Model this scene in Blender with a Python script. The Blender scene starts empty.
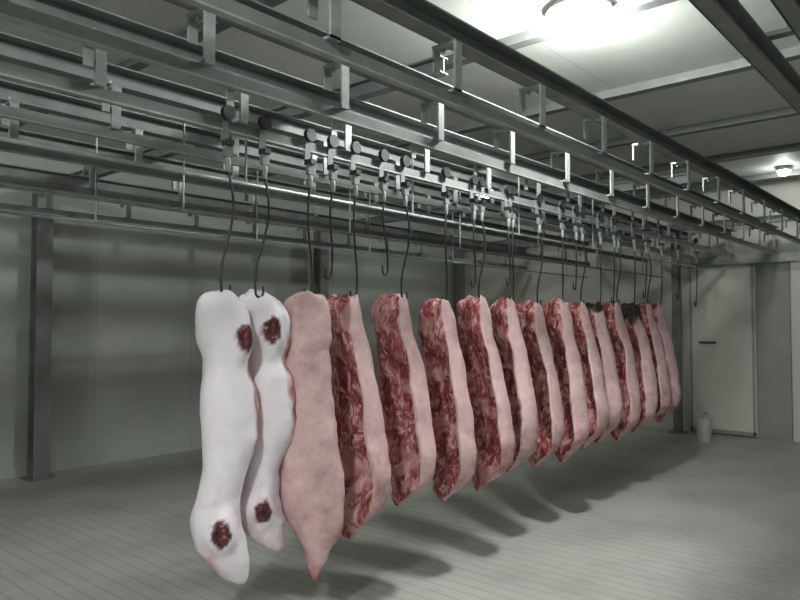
import bpy, math, random, bmesh
import numpy as np
from mathutils import Vector, Matrix, noise
random.seed(4)
S = bpy.context.scene
S.view_settings.view_transform = 'Standard'
S.view_settings.exposure = 0.0

# ---------------------------------------------------------------- materials
def new_mat(name):
    m = bpy.data.materials.new(name); m.use_nodes = True
    nt = m.node_tree; b = nt.nodes['Principled BSDF']
    return m, nt, b
def N(nt, t, **k):
    n = nt.nodes.new(t)
    for a, v in k.items(): setattr(n, a, v)
    return n
def ramp(nt, fac, stops):
    r = N(nt, 'ShaderNodeValToRGB')
    e = r.color_ramp.elements
    while len(e) < len(stops): e.new(0.5)
    for i, (p, c) in enumerate(stops):
        e[i].position = p; e[i].color = (*c, 1)
    nt.links.new(fac, r.inputs[0]); return r.outputs[0]
def noise_fac(nt, vec, scale, detail=4, rough=0.6, dist=0.0):
    n = N(nt, 'ShaderNodeTexNoise'); n.inputs['Scale'].default_value = scale
    n.inputs['Detail'].default_value = detail; n.inputs['Roughness'].default_value = rough
    n.inputs['Distortion'].default_value = dist
    nt.links.new(vec, n.inputs['Vector']); return n.outputs['Fac']
def mix(nt, fac, a, b, mode='MIX'):
    m = N(nt, 'ShaderNodeMix', data_type='RGBA', blend_type=mode)
    for s, v in ((0, fac), (6, a), (7, b)):
        if hasattr(v, 'links'): nt.links.new(v, m.inputs[s])
        elif s == 0: m.inputs[0].default_value = v
        else: m.inputs[s].default_value = (*v, 1)
    return m.outputs[2]
def math_n(nt, op, a, b=0.0):
    m = N(nt, 'ShaderNodeMath', operation=op)
    for s, v in ((0, a), (1, b)):
        if hasattr(v, 'links'): nt.links.new(v, m.inputs[s])
        else: m.inputs[s].default_value = v
    return m.outputs[0]
def bump(nt, b, h, strength, dist=0.01):
    n = N(nt, 'ShaderNodeBump'); n.inputs['Strength'].default_value = strength
    n.inputs['Distance'].default_value = dist
    nt.links.new(h, n.inputs['Height']); nt.links.new(n.outputs[0], b.inputs['Normal'])

def simple(name, c1, c2, scale, rough=0.6, metal=0.0, bmp=0.2):
    m, nt, b = new_mat(name)
    tc = N(nt, 'ShaderNodeTexCoord'); v = tc.outputs['Object']
    f = noise_fac(nt, v, scale)
    nt.links.new(ramp(nt, f, [(0.3, c1), (0.7, c2)]), b.inputs['Base Color'])
    b.inputs['Roughness'].default_value = rough; b.inputs['Metallic'].default_value = metal
    bump(nt, b, noise_fac(nt, v, scale*6), bmp, 0.003)
    return m

M_steel = simple('painted_steel', (0.14, 0.15, 0.145), (0.21, 0.22, 0.215), 6, 0.6, 0.1)
M_galv = simple('galvanised_steel', (0.25, 0.265, 0.26), (0.38, 0.40, 0.39), 12, 0.5, 0.25)
M_post = simple('post_steel', (0.15, 0.155, 0.15), (0.23, 0.235, 0.23), 4, 0.6, 0.1)
M_hook = simple('dark_hook_steel', (0.02, 0.02, 0.022), (0.05, 0.05, 0.05), 20, 0.5, 0.3)
M_white = simple('white_plastic', (0.5, 0.5, 0.47), (0.6, 0.6, 0.56), 8, 0.5)
M_door = simple('door_panel', (0.62, 0.60, 0.54), (0.68, 0.66, 0.60), 2, 0.6)
M_shade_strip = simple('shade_strip_grey', (0.28, 0.28, 0.26), (0.34, 0.34, 0.32), 3, 0.6)  # shadow tone for the upright strip beside the door

def wall_mat(name, base, seam_axis, seam_w=1.0):
    m, nt, b = new_mat(name)
    tc = N(nt, 'ShaderNodeTexCoord'); v = tc.outputs['Object']
    f = noise_fac(nt, v, 1.2, 5)
    c = ramp(nt, f, [(0.3, tuple(x*0.88 for x in base)), (0.7, tuple(x*1.08 for x in base))])
    sep = N(nt, 'ShaderNodeSeparateXYZ'); nt.links.new(v, sep.inputs[0])
    p = math_n(nt, 'PINGPONG', sep.outputs[seam_axis], seam_w/2)
    s = math_n(nt, 'LESS_THAN', p, 0.006)
    c = mix(nt, s, c, tuple(x*0.8 for x in base))
    nt.links.new(c, b.inputs['Base Color']); b.inputs['Roughness'].default_value = 0.6
    bump(nt, b, noise_fac(nt, v, 25), 0.1, 0.003)
    return m
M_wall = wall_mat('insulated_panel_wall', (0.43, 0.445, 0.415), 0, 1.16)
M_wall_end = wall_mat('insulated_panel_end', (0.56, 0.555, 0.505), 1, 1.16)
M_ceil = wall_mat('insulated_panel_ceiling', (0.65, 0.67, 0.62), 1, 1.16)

# floor
M_floor, nt, b = new_mat('grooved_concrete')
tc = N(nt, 'ShaderNodeTexCoord'); v = tc.outputs['Object']
c = ramp(nt, noise_fac(nt, v, 1.5, 8, 0.65), [(0.3, (0.30, 0.30, 0.275)), (0.5, (0.39, 0.39, 0.36)), (0.7, (0.48, 0.48, 0.45))])
sep = N(nt, 'ShaderNodeSeparateXYZ'); nt.links.new(v, sep.inputs[0])
g = math_n(nt, 'PINGPONG', sep.outputs[0], 0.05)
gs = math_n(nt, 'LESS_THAN', g, 0.007)
c = mix(nt, math_n(nt, 'MULTIPLY', gs, 0.35), c, (0.15, 0.15, 0.14))
st = ramp(nt, noise_fac(nt, v, 3.0, 6, 0.7), [(0.55, (0, 0, 0)), (0.75, (1, 1, 1))])
c = mix(nt, math_n(nt, 'MULTIPLY', st, 0.5), c, (0.20, 0.19, 0.17))
nt.links.new(c, b.inputs['Base Color']); b.inputs['Roughness'].default_value = 0.5
hh = math_n(nt, 'SUBTRACT', noise_fac(nt, v, 30), gs)
bump(nt, b, hh, 0.5, 0.006)

# pork
def pork_mat(name, skin_a, skin_b, blood):
    m, nt, b = new_mat(name)
    tc = N(nt, 'ShaderNodeTexCoord'); info = N(nt, 'ShaderNodeObjectInfo')
    va = N(nt, 'ShaderNodeVectorMath', operation='ADD'); nt.links.new(tc.outputs['Object'], va.inputs[0])
    cx = N(nt, 'ShaderNodeCombineXYZ'); nt.links.new(math_n(nt, 'MULTIPLY', info.outputs['Random'], 37.0), cx.inputs[0])
    nt.links.new(cx.outputs[0], va.inputs[1]); v = va.outputs[0]
    at = N(nt, 'ShaderNodeAttribute', attribute_name='meat')
    fat = N(nt, 'ShaderNodeAttribute', attribute_name='fat')
    cut = N(nt, 'ShaderNodeAttribute', attribute_name='cut')
    dk = N(nt, 'ShaderNodeAttribute', attribute_name='dark')
    tt = N(nt, 'ShaderNodeAttribute', attribute_name='tt')
    skin = ramp(nt, noise_fac(nt, v, 6, 8, 0.75), [(0.32, skin_a), (0.68, skin_b)])
    bl = math_n(nt, 'MULTIPLY', tt.outputs['Fac'], noise_fac(nt, v, 7, 4))
    bl = ramp(nt, bl, [(0.38, (0, 0, 0)), (0.60, (1, 1, 1))])
    skin = mix(nt, math_n(nt, 'MULTIPLY', bl, blood), skin, (0.40, 0.10, 0.10))
    mp = N(nt, 'ShaderNodeMapping'); mp.inputs['Scale'].default_value = (1, 1, 0.38)
    nt.links.new(v, mp.inputs[0])
    f1 = noise_fac(nt, mp.outputs[0], 24, 6, 0.72, 1.0)
    flesh = ramp(nt, f1, [(0.36, (0.09, 0.012, 0.018)), (0.46, (0.26, 0.04, 0.05)), (0.53, (0.40, 0.11, 0.115)), (0.59, (0.78, 0.50, 0.47)), (0.65, (0.42, 0.11, 0.12)), (0.74, (0.18, 0.025, 0.035))])
    f2 = noise_fac(nt, v, 6, 3, 0.5, 0.6)
    flesh = mix(nt, ramp(nt, f2, [(0.54, (0, 0, 0)), (0.64, (.65, .65, .65))]), flesh, (0.66, 0.36, 0.34))
    fatc = ramp(nt, noise_fac(nt, v, 18), [(0.35, (0.66, 0.36, 0.34)), (0.65, (0.86, 0.68, 0.65))])
    flesh = mix(nt, fat.outputs['Fac'], flesh, fatc)
    col = mix(nt, at.outputs['Fac'], skin, flesh)
    cutc = ramp(nt, noise_fac(nt, v, 38, 3), [(0.4, (0.035, 0.008, 0.012)), (0.60, (0.16, 0.03, 0.04)), (0.70, (0.5, 0.28, 0.26))])
    col = mix(nt, cut.outputs['Fac'], col, cutc)
    col = mix(nt, dk.outputs['Fac'], col, (0.03, 0.018, 0.018))
    nt.links.new(col, b.inputs['Base Color'])
    b.inputs['Roughness'].default_value = 0.55
    bump(nt, b, noise_fac(nt, v, 45, 5), 0.4, 0.006)
    return m
M_pork = pork_mat('pork_skin_and_flesh', (0.50, 0.30, 0.32), (0.80, 0.55, 0.56), 0.8)
M_porkw = pork_mat('pale_pork_skin', (0.83, 0.74, 0.82), (0.92, 0.85, 0.92), 0.5)

def emis(name, col, st):
    m, nt, b = new_mat(name)
    f = noise_fac(nt, N(nt, 'ShaderNodeTexCoord').outputs['Object'], 3)
    c = ramp(nt, f, [(0, col), (1, tuple(x*0.97 for x in col))])
    nt.links.new(c, b.inputs['Emission Color']); b.inputs['Emission Strength'].default_value = st
    b.inputs['Base Color'].default_value = (0.9, 0.9, 0.9, 1)
    return m

# ---------------------------------------------------------------- mesh builder
class MB:
    def __init__(s): s.v=[]; s.f=[]; s.m=[]; s.mats=[]
    def mi(s, mat):
        if mat not in s.mats: s.mats.append(mat)
        return s.mats.index(mat)
    def box(s, c, d, mat, rot=None):
        k = len(s.v); hx,hy,hz = d[0]/2,d[1]/2,d[2]/2
        for x in (-hx,hx):
            for y in (-hy,hy):
                for z in (-hz,hz):
                    p = Vector((x,y,z))
                    if rot is not None: p = rot @ p
                    s.v.append(p+Vector(c))
        for q in ((0,1,3,2),(4,6,7,5),(0,4,5,1),(2,3,7,6),(0,2,6,4),(1,5,7,3)):
            s.f.append([k+i for i in q]); s.m.append(s.mi(mat))
    def lathe(s, c, prof, mat, axis='Z', seg=20):
        k = len(s.v)
        for r,h in prof:
            for i in range(seg):
                a = 2*math.pi*i/seg
                if axis=='Z': p=(r*math.cos(a), r*math.sin(a), h)
                elif axis=='Y': p=(r*math.cos(a), h, r*math.sin(a))
                else: p=(h, r*math.cos(a), r*math.sin(a))
                s.v.append(Vector(p)+Vector(c))
        mi = s.mi(mat)
        for j in range(len(prof)-1):
            for i in range(seg):
                a=k+j*seg+i; b=k+j*seg+(i+1)%seg
                s.f.append([a,b,b+seg,a+seg]); s.m.append(mi)
        s.f.append([k+i for i in range(seg)][::-1]); s.m.append(mi)
        s.f.append([k+(len(prof)-1)*seg+i for i in range(seg)]); s.m.append(mi)
    def tube(s, pts, r, mat, seg=8):
        pts=[Vector(p) for p in pts]; k=len(s.v); mi=s.mi(mat); up=Vector((0.3,1,0.1))
        for i,p in enumerate(pts):
            t=(pts[min(i+1,len(pts)-1)]-pts[max(i-1,0)]).normalized()
            n=(up-t*up.dot(t)).normalized(); up=n; bb=t.cross(n)
            for j in range(seg):
                a=2*math.pi*j/seg
                s.v.append(p+(n*math.cos(a)+bb*math.sin(a))*r)
        for i in range(len(pts)-1):
            for j in range(seg):
                a=k+i*seg+j; b=k+i*seg+(j+1)%seg
                s.f.append([a,b,b+seg,a+seg]); s.m.append(mi)
        s.f.append([k+j for j in range(seg)][::-1]); s.m.append(mi)
        s.f.append([k+(len(pts)-1)*seg+j for j in range(seg)]); s.m.append(mi)
    def obj(s, name, origin=(0,0,0), smooth=False, bevel=0):
        me=bpy.data.meshes.new(name); o=Vector(origin)
        me.from_pydata([tuple(p-o) for p in s.v],[],s.f)
        for m in s.mats: me.materials.append(m)
        me.polygons.foreach_set('material_index', s.m)
        me.update()
        ob=bpy.data.objects.new(name,me); ob.location=o
        S.collection.objects.link(ob)
        if smooth:
            me.polygons.foreach_set('use_smooth',[True]*len(me.polygons))
            md=ob.modifiers.new('es','EDGE_SPLIT'); md.split_angle=math.radians(40)
        if bevel:
            md=ob.modifiers.new('bv','BEVEL'); md.width=bevel; md.segments=2
        return ob

# ---------------------------------------------------------------- room shell
X0,X1,Y0,Y1,ZC = -2.6,10.1,-2.6,7.35,3.4
def slab(name,a,b,mat):
    mb=MB(); c=[(a[i]+b[i])/2 for i in range(3)]
    mb.box(c,[b[i]-a[i] for i in range(3)],mat); return mb.obj(name,(0,0,0))
slab('floor',(X0-.15,Y0-.15,-0.1),(X1+.15,Y1+.15,0),M_floor)
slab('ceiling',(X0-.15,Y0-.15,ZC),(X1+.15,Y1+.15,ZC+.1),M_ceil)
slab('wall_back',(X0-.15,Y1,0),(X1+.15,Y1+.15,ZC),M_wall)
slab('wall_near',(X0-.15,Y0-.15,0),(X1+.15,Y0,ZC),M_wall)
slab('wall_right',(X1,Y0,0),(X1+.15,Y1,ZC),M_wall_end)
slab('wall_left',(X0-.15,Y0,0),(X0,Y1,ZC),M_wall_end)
slab('baseboard_back',(X0,Y1-.03,0),(X1,Y1,0.12),M_wall)

for x in (1.0,2.45,3.9,5.33,6.78,8.2,9.6):
    mb=MB()
    mb.box((x,(Y0+Y1)/2,ZC-0.03),(0.05,Y1-Y0,0.06),M_steel)
    mb.box((x,(Y0+Y1)/2,ZC-0.065),(0.09,Y1-Y0,0.012),M_steel)
    mb.obj('ceiling_joist')

# sliding door on the end wall
mb=MB(); xd=X1-0.05
mb.box((xd,2.90,1.17),(0.08,0.86,2.30),M_door)
for y in (2.50,3.30): mb.box((xd-0.045,y,1.17),(0.012,0.03,2.30),M_galv)
for z in (0.05,2.30): mb.box((xd-0.045,2.90,z),(0.012,0.86,0.04),M_galv)
mb.tube([(xd-.04,3.16,1.25),(xd-.12,3.16,1.25),(xd-.12,2.98,1.25),(xd-.04,2.98,1.25)],0.014,M_hook)
mb.obj('door_1')
mb=MB(); mb.box((X1-0.02,2.27,1.15),(0.03,0.40,2.30),M_shade_strip); mb.obj('door_shade_strip')  # cast shadow beside the door, built as a flat grey plate
mb=MB(); mb.box((X1-0.06,1.9,2.39),(0.1,3.1,0.07),M_galv); mb.box((X1-0.12,1.9,2.36),(0.02,3.1,0.10),M_galv); mb.obj('door_track')
mb=MB(); mb.box((X1-0.03,0.6,1.17),(0.05,2.9,2.34),M_door); mb.obj('trim_1')

# ---------------------------------------------------------------- overhead steelwork
def channel(mb,y,z,x0,x1,w=0.055,h=0.10,mat=None,t=0.008):
    L=x1-x0; cx=(x0+x1)/2; mat=mat or M_steel
    mb.box((cx,y,z),(L,t,h),mat)
    mb.box((cx,y-w/2,z+h/2-t/2),(L,w,t),mat)
    mb.box((cx,y-w/2,z-h/2+t/2),(L,w,t),mat)
def bracket(mb,x,y,ztop,zbot):
    h=ztop-zbot
    mb.box((x,y-0.02,ztop-0.006),(0.05,0.12,0.012),M_galv)
    mb.box((x,y-0.075,(ztop+zbot)/2),(0.045,0.010,h),M_galv)
    mb.box((x,y+0.035,ztop-h*0.25),(0.04,0.010,h*0.5),M_galv)
    mb.box((x,y-0.04,zbot+0.006),(0.045,0.08,0.010),M_galv)
    mb.lathe((x,y-0.0,ztop-0.03),[(0.010,0),(0.010,0.07)],M_galv,seg=8)
beam_z=2.70; rail_z=2.42
rows=[(1.72,.3),(2.22,.15),(2.74,0),(3.27,.33),(3.9,.1),(4.8,.25),(5.9,.4)]
for i,(y,off) in enumerate(rows):
    mb=MB()
    channel(mb,y,beam_z,X0+0.1,X1-0.15,0.07,0.10)
    x=X0+0.44+off
    while x<X1-0.3:
        bracket(mb,x,y,beam_z-0.05,rail_z+0.02); x+=0.685
    mb.box(((X0+X1)/2,y-0.045,rail_z),(X1-X0-0.4,0.012,0.045),M_steel)
    mb.box(((X0+X1)/2,y-0.045,rail_z-0.026),(X1-X0-0.4,0.03,0.008),M_galv)
    mb.obj('overhead_rail')
# heavier built-up beam on the aisle side, hung off the ceiling
mb=MB(); channel(mb,0.82,2.72,X0+.1,X1-.15,0.06,0.12); channel(mb,0.60,2.72,X0+.1,X1-.15,0.06,0.12)
for x in np.arange(X0+.6,X1-.3,0.9):
    mb.box((x,0.68,2.79),(0.06,0.34,0.02),M_steel)
    mb.box((x,0.68,3.10),(0.05,0.010,0.60),M_steel)
mb.obj('steel_beam')
for x in (-0.9,2.82,6.52,9.75):
    mb=MB(); y0=2.15 if x<9 else 1.6
    for z,w,h in ((2.80,.07,.01),(2.84,.01,.08),(2.88,.07,.01)):
        mb.box((x,(y0+7.2)/2,z),(w,7.2-y0,h),M_steel)
    mb.obj('carrier_beam')
    mb=MB()
    mb.box((x,7.12,1.395),(0.012,0.14,2.79),M_post)
    mb.box((x,7.05,1.395),(0.15,0.012,2.79),M_post); mb.box((x,7.19,1.395),(0.15,0.012,2.79),M_post)
    mb.box((x,7.12,0.008),(0.24,0.24,0.016),M_post)
    mb.obj('steel_post')
mb=MB(); mb.box((9.8,3.42,1.395),(0.10,0.10,2.79),M_post); mb.box((9.8,3.42,0.008),(0.2,0.2,0.016),M_post); mb.obj('steel_post',bevel=0.004)
for y,z in ((3.0,2.24),(3.6,2.16),(4.7,2.2)):
    mb=MB(); mb.tube([(X0+.3,y,z),(X1-.4,y,z)],0.010,M_galv)
    x=X0+.7
    while x<X1-.5:
        mb.lathe((x,y,z),[(0.007,0),(0.007,2.8-z)],M_galv,seg=6); x+=1.37
    mb.obj('guide_rail')

# ---------------------------------------------------------------- hooks / trolleys
def hook(x,y,ztip,lean=0.0,bend=1):
    mb=MB()
    zr=rail_z+0.02
    mb.lathe((x,y-0.018,zr+0.030),[(0.012,-0.012),(0.034,-0.012),(0.028,0),(0.034,0.012),(0.012,0.012)],M_hook,axis='Y',seg=18)
    mb.box((x,y+0.004,zr-0.03),(0.035,0.010,0.13),M_steel)
    mb.box((x,y-0.018,zr-0.11),(0.035,0.052,0.025),M_hook)
    mb.box((x,y-0.018,zr-0.15),(0.04,0.025,0.05),M_steel)
    mb.lathe((x,y-0.018,zr-0.24),[(0.010,0),(0.014,0.02),(0.014,0.05),(0.008,0.075)],M_galv,seg=10)
    z0=zr-0.23; h=z0-ztip
    pts=[]
    for i in range(22):
        s=i/21
        dx=0.024*math.sin(s*math.pi*1.7)*bend+lean*s
        pts.append((x+dx,y-0.018-0.012*math.sin(s*5),z0-h*s))
    ex=pts[-1]
    for i in range(1,9):
        a=math.pi*i/8
        pts.append((ex[0]+0.022*(1-math.cos(a))*bend,ex[1],ex[2]-0.022*math.sin(a)))
    pts.append((ex[0]+0.045*bend,ex[1],ex[2]+0.03))
    mb.tube(pts,0.006,M_hook)
    return mb.obj('meat_hook',(x,y,zr),smooth=True)

# ---------------------------------------------------------------- half carcasses
def interp(tab,t):
    ts=[r[0] for r in tab]
    out=[]
    for k in range(1,len(tab[0])):
        ys=[r[k] for r in tab]
        i=min(max(int(np.searchsorted(ts,t))-1,0),len(ts)-2)
        h=ts[i+1]-ts[i]; u=(t-ts[i])/h
        def sl(j):
            if j<=0: return (ys[1]-ys[0])/(ts[1]-ts[0])
            if j>=len(ts)-1: return (ys[-1]-ys[-2])/(ts[-1]-ts[-2])
            d0=(ys[j]-ys[j-1])/(ts[j]-ts[j-1]); d1=(ys[j+1]-ys[j])/(ts[j+1]-ts[j])
            if d0*d1<=0: return 0
            return 2*d0*d1/(d0+d1)
        m0,m1=sl(i)*h,sl(i+1)*h
        out.append((2*u**3-3*u*u+1)*ys[i]+(u**3-2*u*u+u)*m0+(-2*u**3+3*u*u)*ys[i+1]+(u**3-u*u)*m1)
    return out
#            t     a0     a1    T    inner
OPEN=[(0.00,-.12,.0,.05, .2),(0.012,-.175,.03,.09,.3),(0.05,-.205,.05,.125,.40),(0.12,-.205,.07,.15,.38),
      (0.22,-.18,.105,.17,.15),(0.32,-.14,.145,.185,-.3),(0.45,-.11,.19,.20,-.65),(0.6,-.085,.23,.215,-.75),
      (0.74,-.065,.26,.215,-.6),(0.83,-.05,.25,.185,-.2),(0.89,-.055,.19,.14,.1),(0.935,-.06,.105,.10,.2),(0.975,-.05,.035,.065,.2),(1.0,-.03,.0,.03,.2)]
PALE=[(0.00,.010,.060,.03,.2),(0.012,-.035,.10,.07,.3),(0.04,-.075,.125,.10,.3),(0.10,-.115,.130,.13,.2),(0.17,-.125,.125,.14,.2),
      (0.25,-.100,.095,.13,.0),(0.38,-.150,.108,.14,-.3),(0.5,-.155,.100,.14,-.3),(0.6,-.115,.095,.13,-.3),(0.7,-.075,.115,.12,-.2),
      (0.79,-.08,.145,.14,0),(0.87,-.10,.125,.12,0),(0.93,-.108,.07,.10,.1),(0.98,-.108,.0,.06,.1),(1.0,-.095,-.05,.03,.1)]
BACK=[(0.00,-.06,.04,.03,.2),(0.012,-.10,.08,.07,.3),(0.05,-.125,.11,.10,.3),(0.15,-.135,.12,.14,.2),(0.28,-.145,.135,.16,0),
      (0.42,-.160,.150,.17,-.3),(0.55,-.185,.15,.18,-.4),(0.67,-.205,.145,.18,-.4),(0.78,-.21,.105,.16,-.2),(0.85,-.195,.04,.13,0),
      (0.91,-.135,.0,.09,0),(0.965,-.10,-.02,.06,0),(1.0,-.075,-.04,.03,0)]
def smooth(e0,e1,x):
    u=min(max((x-e0)/(e1-e0),0),1); return u*u*(3-2*u)
def carcass(x,y,ztop,zbot,nang,prof,mat,seed,cuts=(),sx=1.0,fringe=0,dark=None,drift=0.0,rough=1.0,st=1.0):
    L=ztop-zbot; a_=math.radians(nang)
    n=Vector((math.cos(a_),math.sin(a_),0)); a=Vector((-math.sin(a_),math.cos(a_),0))
    NR,NC=110,80; V=[];meat=[];fat=[];cut=[];dk=[];tt=[]
    off=Vector((seed*7.3,seed*3.1,seed*1.7))
    wv=0.14*noise.noise(Vector((seed*9.1,2,5)))
    for j in range(NR):
        t=0.5-0.5*math.cos(math.pi*j/(NR-1))
        a0,a1,T,inn=interp(prof,t); a0*=sx;a1*=sx*(1+wv); T*=st
        env=smooth(0,.06,t)*(1-smooth(.95,1,t))
        a0+=rough*env*(0.030*noise.noise(Vector((t*6,seed*3.3,0)))+0.016*noise.noise(Vector((t*22,seed*5.3,4))))
        a1+=rough*env*(0.018*noise.noise(Vector((t*4,seed*2.3,7)))+0.003*noise.noise(Vector((t*20,seed*4.3,9))))
        topj=rough*0.035*(1-smooth(0,.10,t))
        c=(a0+a1)/2;w=(a1-a0)/2
        for i in range(NC):
            ph=2*math.pi*i/NC
            if ph<=math.pi:
                aa=c-w*math.copysign(abs(math.cos(ph))**0.85,math.cos(ph)); nn=-T*math.sin(ph)**0.75; mt=0.0; ft=0
                if fringe and ph<0.75 and 0.12<t<0.62:
                    f=smooth(.14,.2,t)*(1-smooth(.5,.6,t))*(1-smooth(.4,.7,ph+0.2*noise.noise(Vector((t*14,seed,ph*2)))))
                    mt=f; ft=0.2
            else:
                q=ph-math.pi; s=math.sin(q)
                aa=c+w*math.copysign(abs(math.cos(q))**0.85,math.cos(q))
                nn=inn*T*abs(s)**1.4
                rib=smooth(.36,.42,t)*(1-smooth(.70,.78,t))
                nn+=0.005*rib*math.sin(2*math.pi*t*L/0.045+q)*s
                nn+=0.030*s*noise.noise(Vector((aa*12,nn*8,t*L*9))+off)+0.014*s*noise.noise(Vector((aa*34,nn*20,t*L*24))+off)
                mt=smooth(0.02,0.10,s); ft=(1-smooth(.10,.40,s))*0.75
                if q>2.2: ft*=0.35
            p=a*aa+n*(nn+T*0.35)+Vector((0,0,-t*L))
            p.z+=topj*noise.noise(Vector((aa*22,nn*22,seed*2.1)))
            p+=a*(drift*t)
            d=noise.noise_vector(p*4.5+off)*0.016*smooth(0,.1,t)*rough+noise.noise_vector(p*14+off)*0.004
            p+=d
            V.append(p);meat.append(mt);fat.append(ft);cut.append(0.0);tt.append(t)
            dk.append(0.0 if dark is None else (1-smooth(dark*0.7,dark*1.1,t+0.06*noise.noise(p*16))))
    V2=[p.copy() for p in V]
    for (ct,cphi,r,h,el) in cuts:
        jc=int(round((math.acos(1-2*ct))/math.pi*(NR-1))); ic=int(cphi/(2*math.pi)*NC)
        pc=V[jc*NC+ic]
        ctr=sum((V[jc*NC+k] for k in range(NC)),Vector())/NC
        dr=(pc-ctr).normalized()
        for k,p in enumerate(V):
            dv=p-pc; dz=dv.z/el; dxy=Vector((dv.x,dv.y,0)).length; rr=math.hypot(dz,dxy)
            if rr<r*1.9 and (p-ctr).dot(dr)>0:
                V2[k]+=dr*h*(1-smooth(r*.8,r*1.9,rr))-dr*(0.35*h*(1-smooth(0,r*0.7,rr)))
                wob=1+0.25*noise.noise(p*30+off)
                cut[k]=max(cut[k],1-smooth(r*.80*wob,r*.95*wob,rr))
    V=V2
    F=[]
    for j in range(NR-1):
        for i in range(NC):
            p=j*NC+i;q=j*NC+(i+1)%NC
            F.append((p,q,q+NC,p+NC))
    F.append(tuple(range(NC))[::-1]); F.append(tuple((NR-1)*NC+i for i in range(NC)))
    me=bpy.data.meshes.new('pork_half_carcass'); me.from_pydata([tuple(p) for p in V],[],F); me.update()
    for nm,arr in (('meat',meat),('fat',fat),('cut',cut),('dark',dk),('tt',tt)):
        at=me.attributes.new(nm,'FLOAT','POINT'); at.data.foreach_set('value',arr)
    me.polygons.foreach_set('use_smooth',[True]*len(me.polygons)); me.materials.append(mat)
    bm=bmesh.new(); bm.from_mesh(me); bmesh.ops.recalc_face_normals(bm,faces=bm.faces); bm.to_mesh(me); bm.free()
    ob=bpy.data.objects.new('pork_half_carcass',me); ob.location=(x,y,ztop); S.collection.objects.link(ob)
    return ob

RY=2.68
carcass(1.87,RY,1.655,0.325,56,PALE,M_porkw,1,cuts=[(0.165,1.05,0.050,0.026,1.45),(0.81,1.5,0.052,0.026,1.3)],fringe=1,rough=.4)
carcass(2.10,RY+.02,1.66,0.42,44,PALE,M_porkw,2,cuts=[(0.15,1.3,0.052,0.022,1.4),(0.84,1.3,0.047,0.022,1.3)],fringe=1,rough=.6)
carcass(2.31,RY-.04,1.655,0.245,50,BACK,M_pork,3,rough=.6,sx=0.96)
hook(1.86,RY,1.65,0.0,1); hook(2.07,RY,1.65,-0.02,1); hook(2.36,RY,1.65,0,-1)
rest=[(2.68,.35,172,1.02),(3.10,.40,168,1.0),(3.50,.41,164,1.02),(3.90,.40,161,1.0),(4.30,.41,157,1.02),(4.68,.42,155,1.0),
      (5.05,.43,153,1.0),(5.40,.44,151,.98),(5.75,.44,150,1.02),(6.12,.46,149,1.0),(6.5,.47,148,1.02),(6.85,.49,147,1.0),(7.2,.51,146,1.0)]
for i,(x,zb,ang,sx) in enumerate(rest):
    dark=0.09 if i in (8,) else (0.16 if i==10 else None)
    zt=1.66+0.014*math.sin(i*2.3)+0.004*i
    carcass(x,RY+0.015*math.sin(i*1.7),zt,zb+0.03*math.sin(i*1.9),ang+5*math.sin(i*2.9),OPEN,M_pork,10+i,sx=sx,dark=dark,st=0.96,
            cuts=[(0.86,1.9,0.03,0.012,1.3)] if i%3==1 else ())
    hook(x+0.01,RY,zt-0.01,0.03*math.sin(i*3.1),1 if i%2 else -1)
for x in (2.52,2.92,3.82,4.25,5.3,6.05,6.8,7.7,8.3):
    hook(x,RY,1.76+0.05*math.sin(x*5),0.03*math.sin(x*9),-1)

# ---------------------------------------------------------------- bucket
mb=MB(); bx,by=9.3,2.92
mb.lathe((bx,by,0),[(0.075,0.0),(0.08,0.02),(0.10,0.27),(0.107,0.275),(0.107,0.30),(0.095,0.30),(0.072,0.03)],M_white,seg=28)
mb.tube([(bx+0.105*math.cos(a),by-0.02,0.27+0.10*math.sin(a)) for a in np.linspace(0,math.pi,16)],0.004,M_hook)
mb.obj('plastic_bucket',(bx,by,0),smooth=True)

# ---------------------------------------------------------------- lamps
def lamp(x,y,st,r=0.10,col=(0.95,1.0,0.97)):
    mb=MB(); E=emis('lamp_glow',col,st)
    zc=ZC
    mb.lathe((x,y,zc),[(r*1.25,0),(r*1.3,-0.03),(r*1.1,-0.05)],M_white,seg=28)
    pr=[(r*math.cos(a),-0.05-r*0.9*math.sin(a)) for a in np.linspace(0,math.pi/2*0.97,9)]
    mb.lathe((x,y,zc),pr,E,seg=28)
    mb.obj('ceiling_lamp',(x,y,ZC),smooth=True)
lamp(3.80,1.88,400,0.15)
lamp(9.3,1.95,110,0.07)
lamp(-0.9,0.7,470,0.15)
lamp(0.3,5.6,150,0.12)  # added fill lamp, out of frame, to brighten the back wall
lamp(8.0,5.4,60,0.12)  # second added fill lamp, lifts the far end of the back aisle

# ---------------------------------------------------------------- camera
cam=bpy.data.cameras.new('camera'); co=bpy.data.objects.new('camera',cam); S.collection.objects.link(co); S.camera=co
cam.sensor_width=36; cam.lens=36*693/800
yaw=math.radians(41); pitch=math.radians(2.0)
co.location=(0,0,1.5)
d=Vector((math.cos(yaw)*math.cos(pitch),math.sin(yaw)*math.cos(pitch),math.sin(pitch)))
co.rotation_euler=d.to_track_quat('-Z','Y').to_euler()
cam.clip_start=0.05
